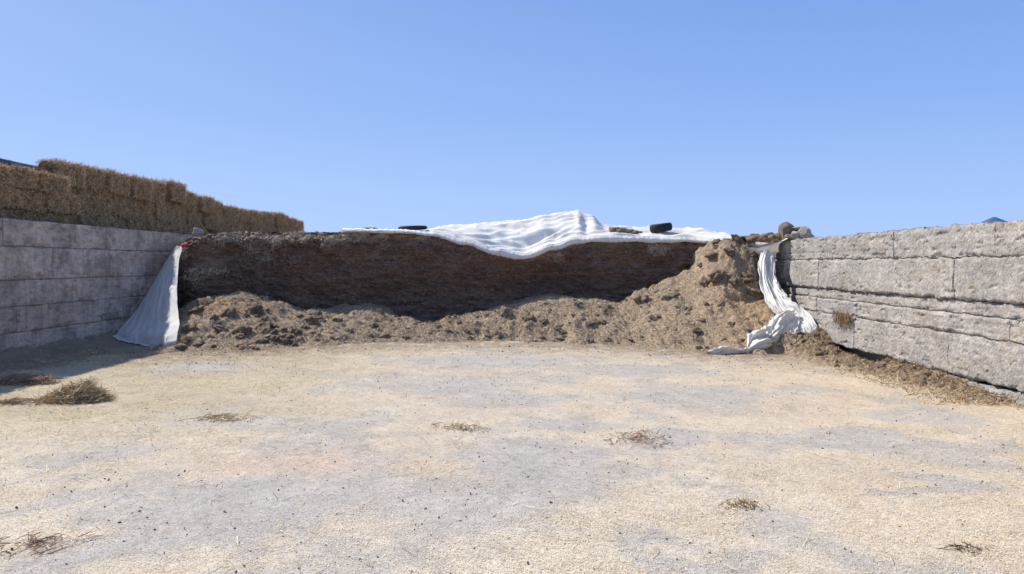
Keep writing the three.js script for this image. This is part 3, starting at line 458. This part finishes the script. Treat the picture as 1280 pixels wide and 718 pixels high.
// ------------------------------------------------------------------ white sheet over the top of the silage
{
  const X0 = -4.35, X1 = 5.25, nu = 420, nv = 130;
  const dip = (x, d, a, b, sx, sd, tilt) => Math.exp(-(((x - a) / sx) ** 2 + ((d - b - tilt * (x - a)) / sd) ** 2));
  const fold = (x, d) => { // e = distance back from the hem
    const e = d - faceD(x) + 0.2, wv = e + 0.06 * fbm(x * 0.8, 2.2, 2), bowl = Math.exp(-(((x + 0.1) / 1.7) ** 2));
    let h = bowl * (0.05 * Math.exp(-(((wv - 0.42) / 0.06) ** 2)) + 0.06 * Math.exp(-(((wv - 0.75 - 0.1 * x) / 0.08) ** 2)) - 0.05 * Math.exp(-(((wv - 0.56) / 0.08) ** 2)));
    h += -0.21 * dip(x, e, 0.42, 0.92, 0.24, 0.10, 0.25) - 0.16 * dip(x, e, -0.15, 0.72, 0.45, 0.08, 0.12) + 0.07 * dip(x, e, 0.2, 1.1, 0.5, 0.12, 0.1) - 0.14 * dip(x, e, 0.95, 0.98, 0.20, 0.09, -0.1) + 0.06 * dip(x, e, 1.1, 1.0, 0.15, 0.3, 0.4) - 0.10 * dip(x, e, 1.7, 1.1, 0.13, 0.5, 0.8) + 0.05 * dip(x, e, 1.55, 1.3, 0.1, 0.5, 0.9) - 0.06 * dip(x, e, -1.2, 0.9, 0.8, 0.07, 0.1);
    h += 0.05 * fbm(x * 0.7 + 3, e * 1.6, 2) + 0.03 * Math.pow(1 - Math.abs(n2(x * 0.6 + e * 0.3, e * 2.2 - x * 0.5)), 4) + 0.07 * (0.35 - Math.abs(n2(x * 0.42 + e * 0.4, e * 2.4 - 0.3 * x + 4))) + 0.02 * (0.35 - Math.abs(n2(x * 0.8 - e * 0.5, e * 4.5 + 0.4 * x))) + 0.004 * fbm(x * 5, e * 7, 2);
    return h;
  };
  const g = grid(nu, nv, (i, j) => {
    const x = lerp(X0, X1, i / nu), f = faceD(x), L = lipY(x), sway = 0.03 * fbm(x * 1.2, 8, 3), bowl = Math.exp(-(((x - 0.1) / 0.9) ** 2));
    const drop = lerp(0.03, 0.10, sstep(-3.2, -0.6, x)) * (1 + 0.3 * n2(x * 1.3, 3)) * (1 - 0.4 * sstep(2.5, 4, x)), front = f - 0.16 - 0.16 * bowl + sway;
    let y, d;
    const rows = [[0.10, -drop * 0.7], [0.02, -drop], [-0.02, -drop * 0.55], [-0.015, -drop * 0.1], [0.02, 0.03], [0.07, 0.05]];
    if (j < rows.length) { d = front + rows[j][0]; y = L + rows[j][1] + 0.012 * n2(x * 9, j * 0.35); }
    else { const t = (j - 5) / (nv - 5), far = lerp(0.9, 4.5, sstep(X0, -2.3, x)); d = front + 0.07 + far * Math.pow(t, 1.3); y = Math.max(topY(x, d), L - 0.01) + lerp(-0.03, 0.07, sstep(-3.4, -1.5, x)) + fold(x, d) * sstep(0, 0.12, t) * sstep(X0, -1.8, x); }
    const dirt = sstep(0.12, 0.45, fbm(x * 1.3 + 5, d * 2.5, 4)) * 0.4 + 0.2 * sstep(3.2, 4.6, x), c = [lerp(0.84, 0.52, dirt), lerp(0.84, 0.47, dirt), lerp(0.83, 0.40, dirt)];
    return [x, y, -d, x, d, ...c];
  }, true);
  single('plastic_sheet', g, M.plasticDirty, 'large white plastic sheet draped in folds over the top of the silage', 'sheet');
}
// white sheet hanging at the shaded wall, curtain between the wall and the heap
function spline(pts) { const c = new THREE.CatmullRomCurve3(pts.map(p => new THREE.Vector3(...p)), false, 'centripetal'); return t => c.getPoint(clamp(t)); }
{
  const R = spline([[-7.86, 2.0, -17.25], [-7.80, 1.75, -16.9], [-7.62, 1.42, -16.4], [-7.2, 0.93, -15.4], [-6.83, 0.5, -14.55], [-6.58, 0.17, -13.8], [-6.5, -0.08, -13.55]]);
  const Lf = spline([[-8.06, 2.03, -17.4], [-8.42, 1.65, -17.6], [-8.44, 1.14, -17.0], [-8.44, 0.75, -16.5], [-8.44, 0.45, -16.05], [-8.4, 0.16, -15.4], [-8.3, -0.05, -15.05]]);
  const g = grid(110, 150, (i, j) => {
    const s = i / 110, t = j / 150, a = Lf(t), b = R(t), p = a.clone().lerp(b, s);
    const wd = 0.25 + 0.75 * t, pl = (0.07 * Math.sin(s * 5.5 + 2.5 * fbm(t * 1.6, s * 1.2, 2)) + 0.16 * (0.35 - Math.abs(n2(s * 2.2 + t * 1.4, t * 1.9 - s)) ) * (0.3 + t) + 0.075 * (0.3 - Math.abs(n2(s * 4.5 - t * 3, t * 4.5 + 2 * s + 7))) + 0.03 * (0.3 - Math.abs(n2(s * 9 + t * 5, t * 10)))) * wd * sstep(0, 0.15, s);
    const sag = -0.22 * Math.sin(Math.PI * s) * Math.sin(Math.PI * Math.min(1, t * 1.1));
    p.x += pl * 0.5 + sag * 0.6; p.z += pl * 0.75 - sag * -0.5; if (p.x < XL + 0.06) p.x = XL + 0.06 + 0.01 * n2(s * 9, t * 9);
    { const bl = sstep(0.45, 0.8, s) * sstep(0.5, 0.85, t); p.x += 0.16 * bl; p.z += 0.16 * bl; } if (s > 0.93) { const k = (s - 0.93) / 0.07; p.x += 0.10 * Math.sin(k * 2.6) * wd; p.z -= 0.12 * k * wd; }
    const gy = Math.max(groundY(p.x, -p.z), heapBase(p.x, -p.z) > 0.05 && t > 0.85 ? 0 : 0) + 0.02; p.y = Math.max(p.y + 0.03 * n2(s * 6, t * 3) * t - 0.07 * sstep(0.8, 1, t), gy + 0.02 * Math.abs(n2(s * 9, t * 9)));
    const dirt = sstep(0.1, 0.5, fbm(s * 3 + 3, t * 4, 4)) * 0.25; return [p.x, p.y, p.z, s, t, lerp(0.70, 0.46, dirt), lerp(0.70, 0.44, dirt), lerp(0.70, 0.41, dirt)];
  }, true);
  single('plastic_sheet', g, M.plasticDirty, 'white plastic sheet hanging down beside the shaded wall, spread at its foot', 'sheet');
  // red tape knot and its tail at the top corner of that sheet
  const pts = [[-7.78, 2.02, -17.12], [-7.7, 2.05, -17.1], [-7.64, 2.03, -17.1], [-7.58, 2.045, -17.12]].map(p => new THREE.Vector3(...p));
  const tape = thing('red_tape', 'short red tape knotted at the top corner of the hanging white sheet', 'tape', [0, 0, 0]);
  const k = lump(9, 2, 0.3, [0.045, 0.042, 0.04], 0.2); k.translate(-7.78, 2.02, -17.12); part('knot', k, M.red, tape); part('tail', new THREE.TubeGeometry(new THREE.CatmullRomCurve3(pts), 16, 0.015, 5), M.red, tape);
}
// twisted white sheet coming down beside the sunlit wall
{
  const o = thing('plastic_sheet', 'twisted white plastic sheet trailing from the sunlit wall down onto the ground', 'sheet', [0, 0, 0]);
  const sweep = (P, W, T, nu, nv, seed, pleats) => { const c = spline(P), W_ = curve(W), T_ = curve(T); return grid(nu, nv, (i, j) => {
    const t = j / nv, a = i / nu * Math.PI * 2, p = c(t), q = c(t + 0.01), q0 = c(t - 0.01), dir = q.sub(q0).normalize(), view = new THREE.Vector3(-0.2, 0.25, 1).normalize(), side = new THREE.Vector3().crossVectors(dir, view).normalize(), nrm = new THREE.Vector3().crossVectors(side, dir);
    const ca = Math.cos(a), sa = Math.sin(a), w = W_(t) * (1 + 0.10 * n2(t * 9, seed)), th = T_(t), pl = th * 0.9 * (Math.sin(ca * pleats + 2 * n2(t * 2, seed)) * 0.6 + n2(ca * pleats * 0.8, t * 2.5 + seed) * 0.8) + 0.006 * n2(ca * 7, t * 14 + seed) + 0.02 * n2(ca * 2.5 + t * 4, t * 6 + seed);
    p.addScaledVector(side, ca * w * (1 + 0.06 * n2(sa, t * 14))).addScaledVector(nrm, sa * th + pl * (sa > -0.2 ? 1 : 0.6));
    p.y = Math.max(p.y, groundY(p.x, -p.z) + 0.006 + 0.004 * (1 + sa)); p.x = Math.min(p.x, XR - 0.07);
    const dirt = sstep(0.15, 0.5, fbm(ca * 1.5 + seed, t * 5, 4)) * 0.3 + 0.25 * sstep(0.4, 0.7, n2(ca * 6, t * 1.2)); return [p.x, p.y, p.z, i / nu, t, lerp(0.84, 0.55, dirt), lerp(0.83, 0.49, dirt), lerp(0.81, 0.40, dirt)];
  }, true); };
  part('hanging_strip', sweep([[5.30, 1.86, -15.95], [5.22, 1.66, -15.8], [5.14, 1.26, -15.5], [5.14, 0.98, -15.1], [5.2, 0.74, -14.75], [5.32, 0.55, -14.45], [5.44, 0.40, -14.1], [5.45, 0.26, -13.95]], [[0, 0.14], [0.2, 0.17], [0.5, 0.20], [0.7, 0.25], [0.9, 0.16], [1, 0.03]], [[0, 0.05], [0.5, 0.06], [1, 0.03]], 96, 150, 3, 6), M.plasticDirty, o);
  part('trailing_strip', sweep([[5.30, 0.60, -14.45], [5.08, 0.46, -14.2], [4.86, 0.30, -13.95], [4.62, 0.17, -13.7], [4.35, 0.12, -13.5], [4.1, 0.05, -13.4]], [[0, 0.20], [0.3, 0.27], [0.6, 0.28], [0.85, 0.27], [1, 0.07]], [[0, 0.06], [0.5, 0.06], [0.8, 0.12], [1, 0.03]], 96, 120, 8, 5), M.plasticDirty, o);
  part('flat_tail', sweep([[4.2, 0.05, -13.4], [3.95, 0.045, -13.3], [3.6, 0.05, -13.2], [3.28, 0.03, -13.15]], [[0, 0.07], [0.35, 0.045], [0.7, 0.09], [1, 0.02]], [[0, 0.03], [0.6, 0.04], [1, 0.01]], 48, 70, 13, 4), M.plasticDirty, o);
  // pouch of the same sheet slung from the wall top
  part('slung_fold', grid(60, 40, (i, j) => {
    const s = i / 60, t = j / 40, A = new THREE.Vector3(4.92, 2.04, -16.5), B = new THREE.Vector3(5.63, 2.13, -15.75), p = A.clone().lerp(B, s);
    p.y -= 0.34 * Math.sin(Math.PI * Math.pow(s, 0.62)) * Math.sin(Math.PI * Math.min(1, t * 0.75 + 0.12)) + 0.02 * fbm(s * 6, t * 6, 3); p.z += -0.55 * (t - 0.35) + 0.10 * Math.sin(Math.PI * s); p.x += 0.12 * (t - 0.5); p.y += 0.06 * t; p.x = Math.min(p.x, XR - 0.03);
    const dirt = clamp(0.1 + 0.9 * fbm(s * 3, t * 3, 3)) * 0.5; return [p.x, p.y, p.z, s, t, lerp(0.8, 0.48, dirt), lerp(0.78, 0.41, dirt), lerp(0.75, 0.33, dirt)];
  }, true), M.plasticDirty, o);
}
// loose earth tipped on the sheet beside the stones, and another lump of it on the sheet
function mound(name, label, list, m) {
  const o = thing(name, label, 'earth', [0, 0, 0]); let k = 0;
  for (const [x, y, z, sx, sy, sz] of list) { const p = part('earth_clod', lump(300 + k * 7.7, 3, 0.35, [1, 1, 1], 0.2), m, o); p.position.set(x, y, z); p.scale.set(sx, sy, sz); p.rotation.y = k * 1.7; k++; }
}
mound('earth_mound', 'brown earth clods lying in the slung sheet beside the stacked stones', [[4.98, 2.16, -16.75, 0.16, 0.07, 0.14], [5.12, 2.14, -16.55, 0.17, 0.08, 0.14], [5.24, 2.15, -16.35, 0.15, 0.08, 0.13], [5.36, 2.16, -16.25, 0.16, 0.09, 0.13], [5.47, 2.16, -16.1, 0.12, 0.08, 0.12], [5.2, 2.21, -16.6, 0.13, 0.06, 0.12], [5.42, 2.22, -16.3, 0.13, 0.06, 0.1], [5.55, 2.2, -16.05, 0.1, 0.06, 0.1]], M.soil);
mound('earth_mound', 'small patch of brown earth holding down the white sheet beside the tyre', [[2.42, 2.43, -19.2, 0.14, 0.12, 0.13], [2.58, 2.42, -19.15, 0.13, 0.11, 0.12], [2.72, 2.41, -19.2, 0.13, 0.09, 0.12], [2.85, 2.40, -19.15, 0.15, 0.08, 0.12], [3.02, 2.39, -19.15, 0.14, 0.06, 0.11], [2.66, 2.47, -19.25, 0.09, 0.06, 0.09], [2.5, 2.40, -19.0, 0.08, 0.05, 0.08]], M.soil);

// ------------------------------------------------------------------ tyres on the sheet
function tyre(pos, rot, R, w, label, squash = 1) {
  const t = thing('tyre', label, 'tyre', pos); t.rotation.set(...rot); t.scale.set(1, squash, 1);
  const pr = []; for (let i = 0; i <= 28; i++) { const a = i / 28 * Math.PI * 2, ca = Math.cos(a), sa = Math.sin(a), gr = ca > 0.55 && i % 2 ? 0.985 : 1; pr.push(new THREE.Vector2(R * (0.68 + 0.32 * Math.sign(ca) * Math.pow(Math.abs(ca), 0.7)) * gr, w * 0.5 * Math.sign(sa) * Math.pow(Math.abs(sa), 0.75))); }
  part('casing', new THREE.LatheGeometry(pr, 48), M.rubber, t);
  const bead = new THREE.TorusGeometry(R * 0.44, 0.014, 8, 40); bead.rotateX(Math.PI / 2); for (const s of [-1, 1]) { const b = part('bead', bead, M.rubber, t); b.position.y = s * w * 0.36; }
}
tyre([3.62, 2.53, -19.2], [0.0, 0.3, 0.13], 0.29, 0.21, 'black tyre lying tilted on the white sheet beside the brown earth');
tyre([-2.78, 2.53, -19.3], [0.02, 0, 0.03], 0.38, 0.13, 'flattened black tyre lying where the white sheet starts to fold', 0.8);
tyre([-3.95, 2.50, -19.6], [0.0, 0, 0.0], 0.22, 0.12, 'small black tyre lying at the thin end of the white sheet', 0.8);

// ------------------------------------------------------------------ stones on the sunlit wall
{
  const S = [['brown rounded boulder leaning on the pale stones atop the sunlit wall', 5.70, 2.27, -15.95, [0.21, 0.21, 0.2], M.rockBrown, 0.28], ['dark lower stone under the brown boulder atop the sunlit wall', 5.72, 2.14, -15.8, [0.16, 0.10, 0.13], M.rockBrown, 0.3], ['pale blocky stone lying flat at the end of the stone pile atop the wall', 5.98, 2.18, -15.85, [0.26, 0.13, 0.16], M.rock, 0.25], ['flat pale stone slab on top of the stone pile beside the boulder', 5.90, 2.345, -15.85, [0.20, 0.05, 0.12], M.rock, 0.3], ['small pale stone wedged upright below the slab in the stone pile', 5.76, 2.2, -15.68, [0.10, 0.10, 0.09], M.rock, 0.4], ['rounded grey stone in the middle of the pile under the slab', 5.93, 2.25, -15.66, [0.14, 0.12, 0.1], M.rock, 0.3]];
  S.forEach(([label, x, y, z, s, m, rough], i) => { const o = single('stone', stoneGeo(417 + i * 8.3, s, i ? 14 : 20), m, label, 'stone', 'stones piled on the sunlit wall'); o.position.set(x, y, z); o.rotation.y = i * 1.3; });
  // rubble block, and a stick, at the far end of the shaded wall
  const b = single('rubble_block', stoneGeo(431, [0.13, 0.13, 0.12], 9), M.rock, 'small pale concrete lump at the end of the shaded wall below the bales', 'stone'); b.position.set(-8.05, 2.36, -18.6);
  const st = single('stick', new THREE.CylinderGeometry(0.014, 0.018, 0.55, 7), M.wood, 'thin stick leaning against the pale concrete lump below the bales', 'stick'); st.position.set(-8.0, 2.52, -18.75); st.rotation.set(-0.1, 0, 0.62);
}

// ------------------------------------------------------------------ chaff, straw and crumbs on the ground
{
  const r = rng(81), V = [];
  for (let v = 0; v < 5; v++) { // a hand's breadth of scattered chaff
    const L = []; for (let i = 0; i < 90; i++) { const a = r() * 6.28, q = 0.20 * Math.sqrt(r()), w = 0.78 + 0.34 * r(), t = r(), c = t < 0.06 ? [0.5, 0.42, 0.33] : t < 0.5 ? [1.0, 0.90, 0.74] : [1.0, 0.93, 0.83]; L.push([Math.cos(a) * q, 0.002 + 0.004 * r(), Math.sin(a) * q, r() - 0.5, (r() - 0.5) * 0.12, r() - 0.5, 0.005 + 0.018 * r() * r(), 0.0012 + 0.0017 * r(), (r() - 0.5) * 0.25, [c[0] * w, c[1] * w, c[2] * w], (r() - 0.5) * 0.8]); }
    V.push(straws(L));
  }
  const lists = V.map(() => []);
  for (let i = 0; i < 26000; i++) { const x = lerp(XL + 0.3, XR - 0.1, r()), d = 2.2 + 12.4 * Math.pow(r(), 1.15); if (Math.abs(x) > d * 0.86 + 1.2) continue; const b = bare(x, d); if (r() < b * 0.92) continue; lists[Math.floor(r() * 5)].push([x, d, b]); }
  lists.forEach((l, v) => {
    const im = new THREE.InstancedMesh(V[v], M.chaff, l.length), m = new THREE.Matrix4(), q = new THREE.Quaternion(), e = new THREE.Euler(), c = new THREE.Color();
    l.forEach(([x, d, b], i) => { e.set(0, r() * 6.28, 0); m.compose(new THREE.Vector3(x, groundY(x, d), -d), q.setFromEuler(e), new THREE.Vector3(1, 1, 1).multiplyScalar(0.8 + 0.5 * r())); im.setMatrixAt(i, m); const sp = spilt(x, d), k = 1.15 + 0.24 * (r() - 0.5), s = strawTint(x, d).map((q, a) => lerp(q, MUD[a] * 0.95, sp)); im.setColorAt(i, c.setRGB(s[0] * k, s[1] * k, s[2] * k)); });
    setup(im); im.name = numbered('scattered_chaff'); im.userData = { kind: 'stuff', label: 'pale chopped straw chaff strewn over the yard floor', category: 'chaff' }; scene.add(im);
  });
  // longer straws, thickest on the shaded-wall side
  const L = [], cols = [[0.55, 0.45, 0.28], [0.66, 0.56, 0.38], [0.42, 0.33, 0.2], [0.3, 0.23, 0.14], [0.7, 0.62, 0.46]];
  for (let i = 0; i < 34000; i++) {
    const x = lerp(XL + 0.3, XR - 0.1, r()), d = 3 + 11 * r(); const w = 0.10 + 0.9 * sstep(-0.8, -3.8, x) * sstep(5.6, 7.6, d) * sstep(-0.35, 0.3, fbm(x * 0.9, d * 0.9, 3)) + 0.5 * sstep(0.25, 0.5, fbm(x * 1.3 + 90, d * 1.3, 3)); if (r() > w) continue;
    const c = cols[Math.floor(r() * 5)]; L.push([x, groundY(x, d) + 0.006 + 0.01 * r(), -d, r() - 0.5, (r() - 0.5) * 0.2, (r() - 0.5) * 0.8, 0.04 + 0.12 * r(), 0.0025 + 0.003 * r(), (r() - 0.5) * 0.25, c, (r() - 0.5)]);
  }
  const lm = setup(new THREE.Mesh(straws(L), M.straw)); lm.name = 'scattered_straw'; lm.userData = { kind: 'stuff', label: 'long dry straws scattered over the yard floor', category: 'straw' }; scene.add(lm);
  // crumbs of silage and small stones
  const cr = new THREE.InstancedMesh(lump(501, 1, 0.35, [1, 0.7, 1], 0.2), mat({ color: 0xffffff }), 9000), m = new THREE.Matrix4(), q = new THREE.Quaternion(), e = new THREE.Euler(), c = new THREE.Color(); let k = 0;
  while (k < 9000) { const x = lerp(XL + 0.5, XR - 0.1, r()), d = 3 + 11.5 * r(); const b = bare(x, d); if (r() > 0.2 + b + 2 * spill(x, d) * (x > -6 ? 1 : 0)) continue; const s = (0.0018 + 0.006 * Math.pow(r(), 5)) * (1 + 2.0 * spill(x, d) * r()); e.set(r() * 6, r() * 6, r() * 6); m.compose(new THREE.Vector3(x, groundY(x, d) + s * 0.4, -d), q.setFromEuler(e), new THREE.Vector3(s * (0.7 + 1.6 * r()), s * 0.6, s)); cr.setMatrixAt(k, m); const t = r(); cr.setColorAt(k, t < 0.6 ? c.setRGB(0.11, 0.09, 0.07) : c.setRGB(0.25, 0.2, 0.15)); k++; }
  setup(cr); cr.name = 'crumbs'; cr.userData = { kind: 'stuff', label: 'dark crumbs and grit scattered over the yard floor', category: 'grit' }; scene.add(cr);
}
// clumps of straw lying on the floor
function clump(name, label, x, d, w, h, dep, n, cols, seed, lean = 0.3, len = 0.16) {
  const o = thing(name, label, 'straw', [x, groundY(x, d), -d], 'clumps of straw on the floor'), r = rng(seed), L = [];
  const y = (a, b) => h * Math.max(0, 1 - a * a - b * b) * (0.6 + 0.5 * a + 0.45 * n2(a * 2.4 + seed, b * 2.4));
  if (h > 0.08) part('packed_core', grid(24, 18, (i, j) => { const an = i / 24 * Math.PI * 2, q = j / 18, a = Math.cos(an) * q, b = Math.sin(an) * q; return [a * w * 0.92, y(a, b) * 0.8 - 0.012 + 0.01 * n2(a * 7, b * 7), b * dep * 0.92, a, b, ...cols[cols.length - 1].map(c => c * 0.8)]; }, true), M.straw, o);
  for (let i = 0; i < n; i++) { const an = r() * 6.28, flat = h <= 0.08, q = flat ? Math.pow(r(), 0.8) * 1.7 : Math.sqrt(r()) * 1.05, a = Math.cos(an) * q, b = Math.sin(an) * q; if (flat && n2(a * 1.6 + seed, b * 1.6) + 0.5 * n2(a * 4, b * 4 + seed) < q - 1.0) continue; const c = cols[Math.floor(r() * cols.length)], k = 0.8 + 0.4 * r(); L.push([a * w, Math.max(0.006, y(a, b)) + 0.01 * r(), b * dep, (h > 0.08 ? -0.35 + r() * 1.5 : r() - 0.5), lean * (r() * 1.8 - 0.4), (r() - 0.5) * 1.6, len * (0.4 + 0.9 * r()), 0.0035 + 0.004 * r(), (r() - 0.5) * 0.5, c.map(v => v * k), r() * 3]); }
  part('straws', straws(L), M.straw, o);
}
const hay = [[0.6, 0.46, 0.26], [0.5, 0.37, 0.21], [0.7, 0.57, 0.36], [0.38, 0.27, 0.15], [0.3, 0.21, 0.125]], pale = [[0.6, 0.5, 0.33], [0.5, 0.39, 0.24], [0.4, 0.3, 0.18], [0.7, 0.6, 0.42]], red = [[0.45, 0.3, 0.2], [0.34, 0.22, 0.15], [0.55, 0.42, 0.3], [0.25, 0.16, 0.11]];
clump('straw_clump', 'large shaggy tuft of brown straw standing up from the floor by the shadow edge', -5.22, 8.62, 0.40, 0.23, 0.22, 2000, hay, 601, 0.35, 0.19);
clump('straw_clump', 'low reddish brown wad of straw at the very edge of the wall shadow', -6.75, 9.85, 0.55, 0.13, 0.22, 1300, red, 602, 0.3);
clump('straw_clump', 'flat pinkish straw scatter lying in front of the low wad', -5.85, 8.45, 0.55, 0.04, 0.16, 600, red, 603, 0.1);
clump('straw_clump', 'yellowish flattened patch of straw on the floor in front of the brown tuft', -3.09, 7.6, 0.30, 0.03, 0.2, 420, pale, 604, 0.15);
clump('straw_clump', 'thin tangle of pale straw between the grey bare floor and the heap', -0.58, 7.2, 0.22, 0.03, 0.14, 320, pale, 605, 0.2, 0.12);
clump('straw_clump', 'reddish crumbled straw wad on the cream chaff before the trailing sheet', 1.08, 6.75, 0.22, 0.03, 0.26, 420, red, 606, 0.2, 0.08);
clump('straw_clump', 'small olive straw wad alone on the open cream chaff', 1.47, 4.88, 0.11, 0.028, 0.10, 260, pale.concat(hay), 607, 0.25, 0.08);
clump('straw_clump', 'dark broken stalk litter on chaff toward the open end of the sunlit wall', 2.5, 4.15, 0.10, 0.02, 0.04, 60, [[0.16, 0.12, 0.09], [0.2, 0.15, 0.1]], 608, 0.3, 0.08);
clump('straw_clump', 'reddish brown straw litter on chaff toward the open end of the shaded wall', -2.75, 4.15, 0.22, 0.02, 0.12, 240, red, 609, 0.15, 0.09);
// dry weed rooted in the joint of the sunlit wall
{
  const o = thing('dry_weed', 'brown dried weed growing from a joint of the sunlit wall above its blocks', 'weed', [XR - 0.04, 0.69, -12.9]), r = rng(91), L = [];
  for (let i = 0; i < 420; i++) { const z = (r() - 0.5) * 0.6, dn = r() < 0.65; L.push([-0.02 - 0.07 * r(), (dn ? -0.09 : 0.05) * r() * 1.3, z, -0.3 * r(), dn ? -1 : 0.8, (r() - 0.5) * 1.2, 0.06 + 0.12 * r(), 0.003 + 0.004 * r(), (r() - 0.5) * 0.5, [[0.34, 0.24, 0.13], [0.26, 0.17, 0.09], [0.42, 0.31, 0.18]][Math.floor(r() * 3)], r() * 3]); }
  part('stems', straws(L), M.straw, o);
  const k = lump(505, 2, 0.3, [0.05, 0.03, 0.22], 0.2); part('root_mat', k, M.clodDark, o);
}
// far away beyond the sunlit wall: the blue top of a feed bin
{
  const o = thing('feed_bin', 'feed bin with a blue pointed roof beyond the sunlit wall', 'silo', [56.8, 0, -90]);
  const roof = new THREE.LatheGeometry([[0, 7.22], [0.2, 7.18], [1.35, 6.62], [1.35, 6.56], [1.1, 6.58]].map(p => new THREE.Vector2(...p)), 24); part('roof', roof, M.blueRoof, o);
  part('drum', new THREE.CylinderGeometry(1.12, 1.12, 4.4, 24).translate(0, 4.4, 0), M.steel, o); part('hopper', new THREE.CylinderGeometry(1.12, 0.25, 1.4, 24).translate(0, 1.5, 0), M.steel, o);
  for (let i = 0; i < 4; i++) { const a = i * Math.PI / 2 + 0.6, l = part('leg', new THREE.BoxGeometry(0.1, 3, 0.1).translate(0, 1.5, 0), M.steel, o); l.position.set(Math.cos(a) * 1.1, 0, Math.sin(a) * 1.1); }
}
renderer.render(scene, camera);
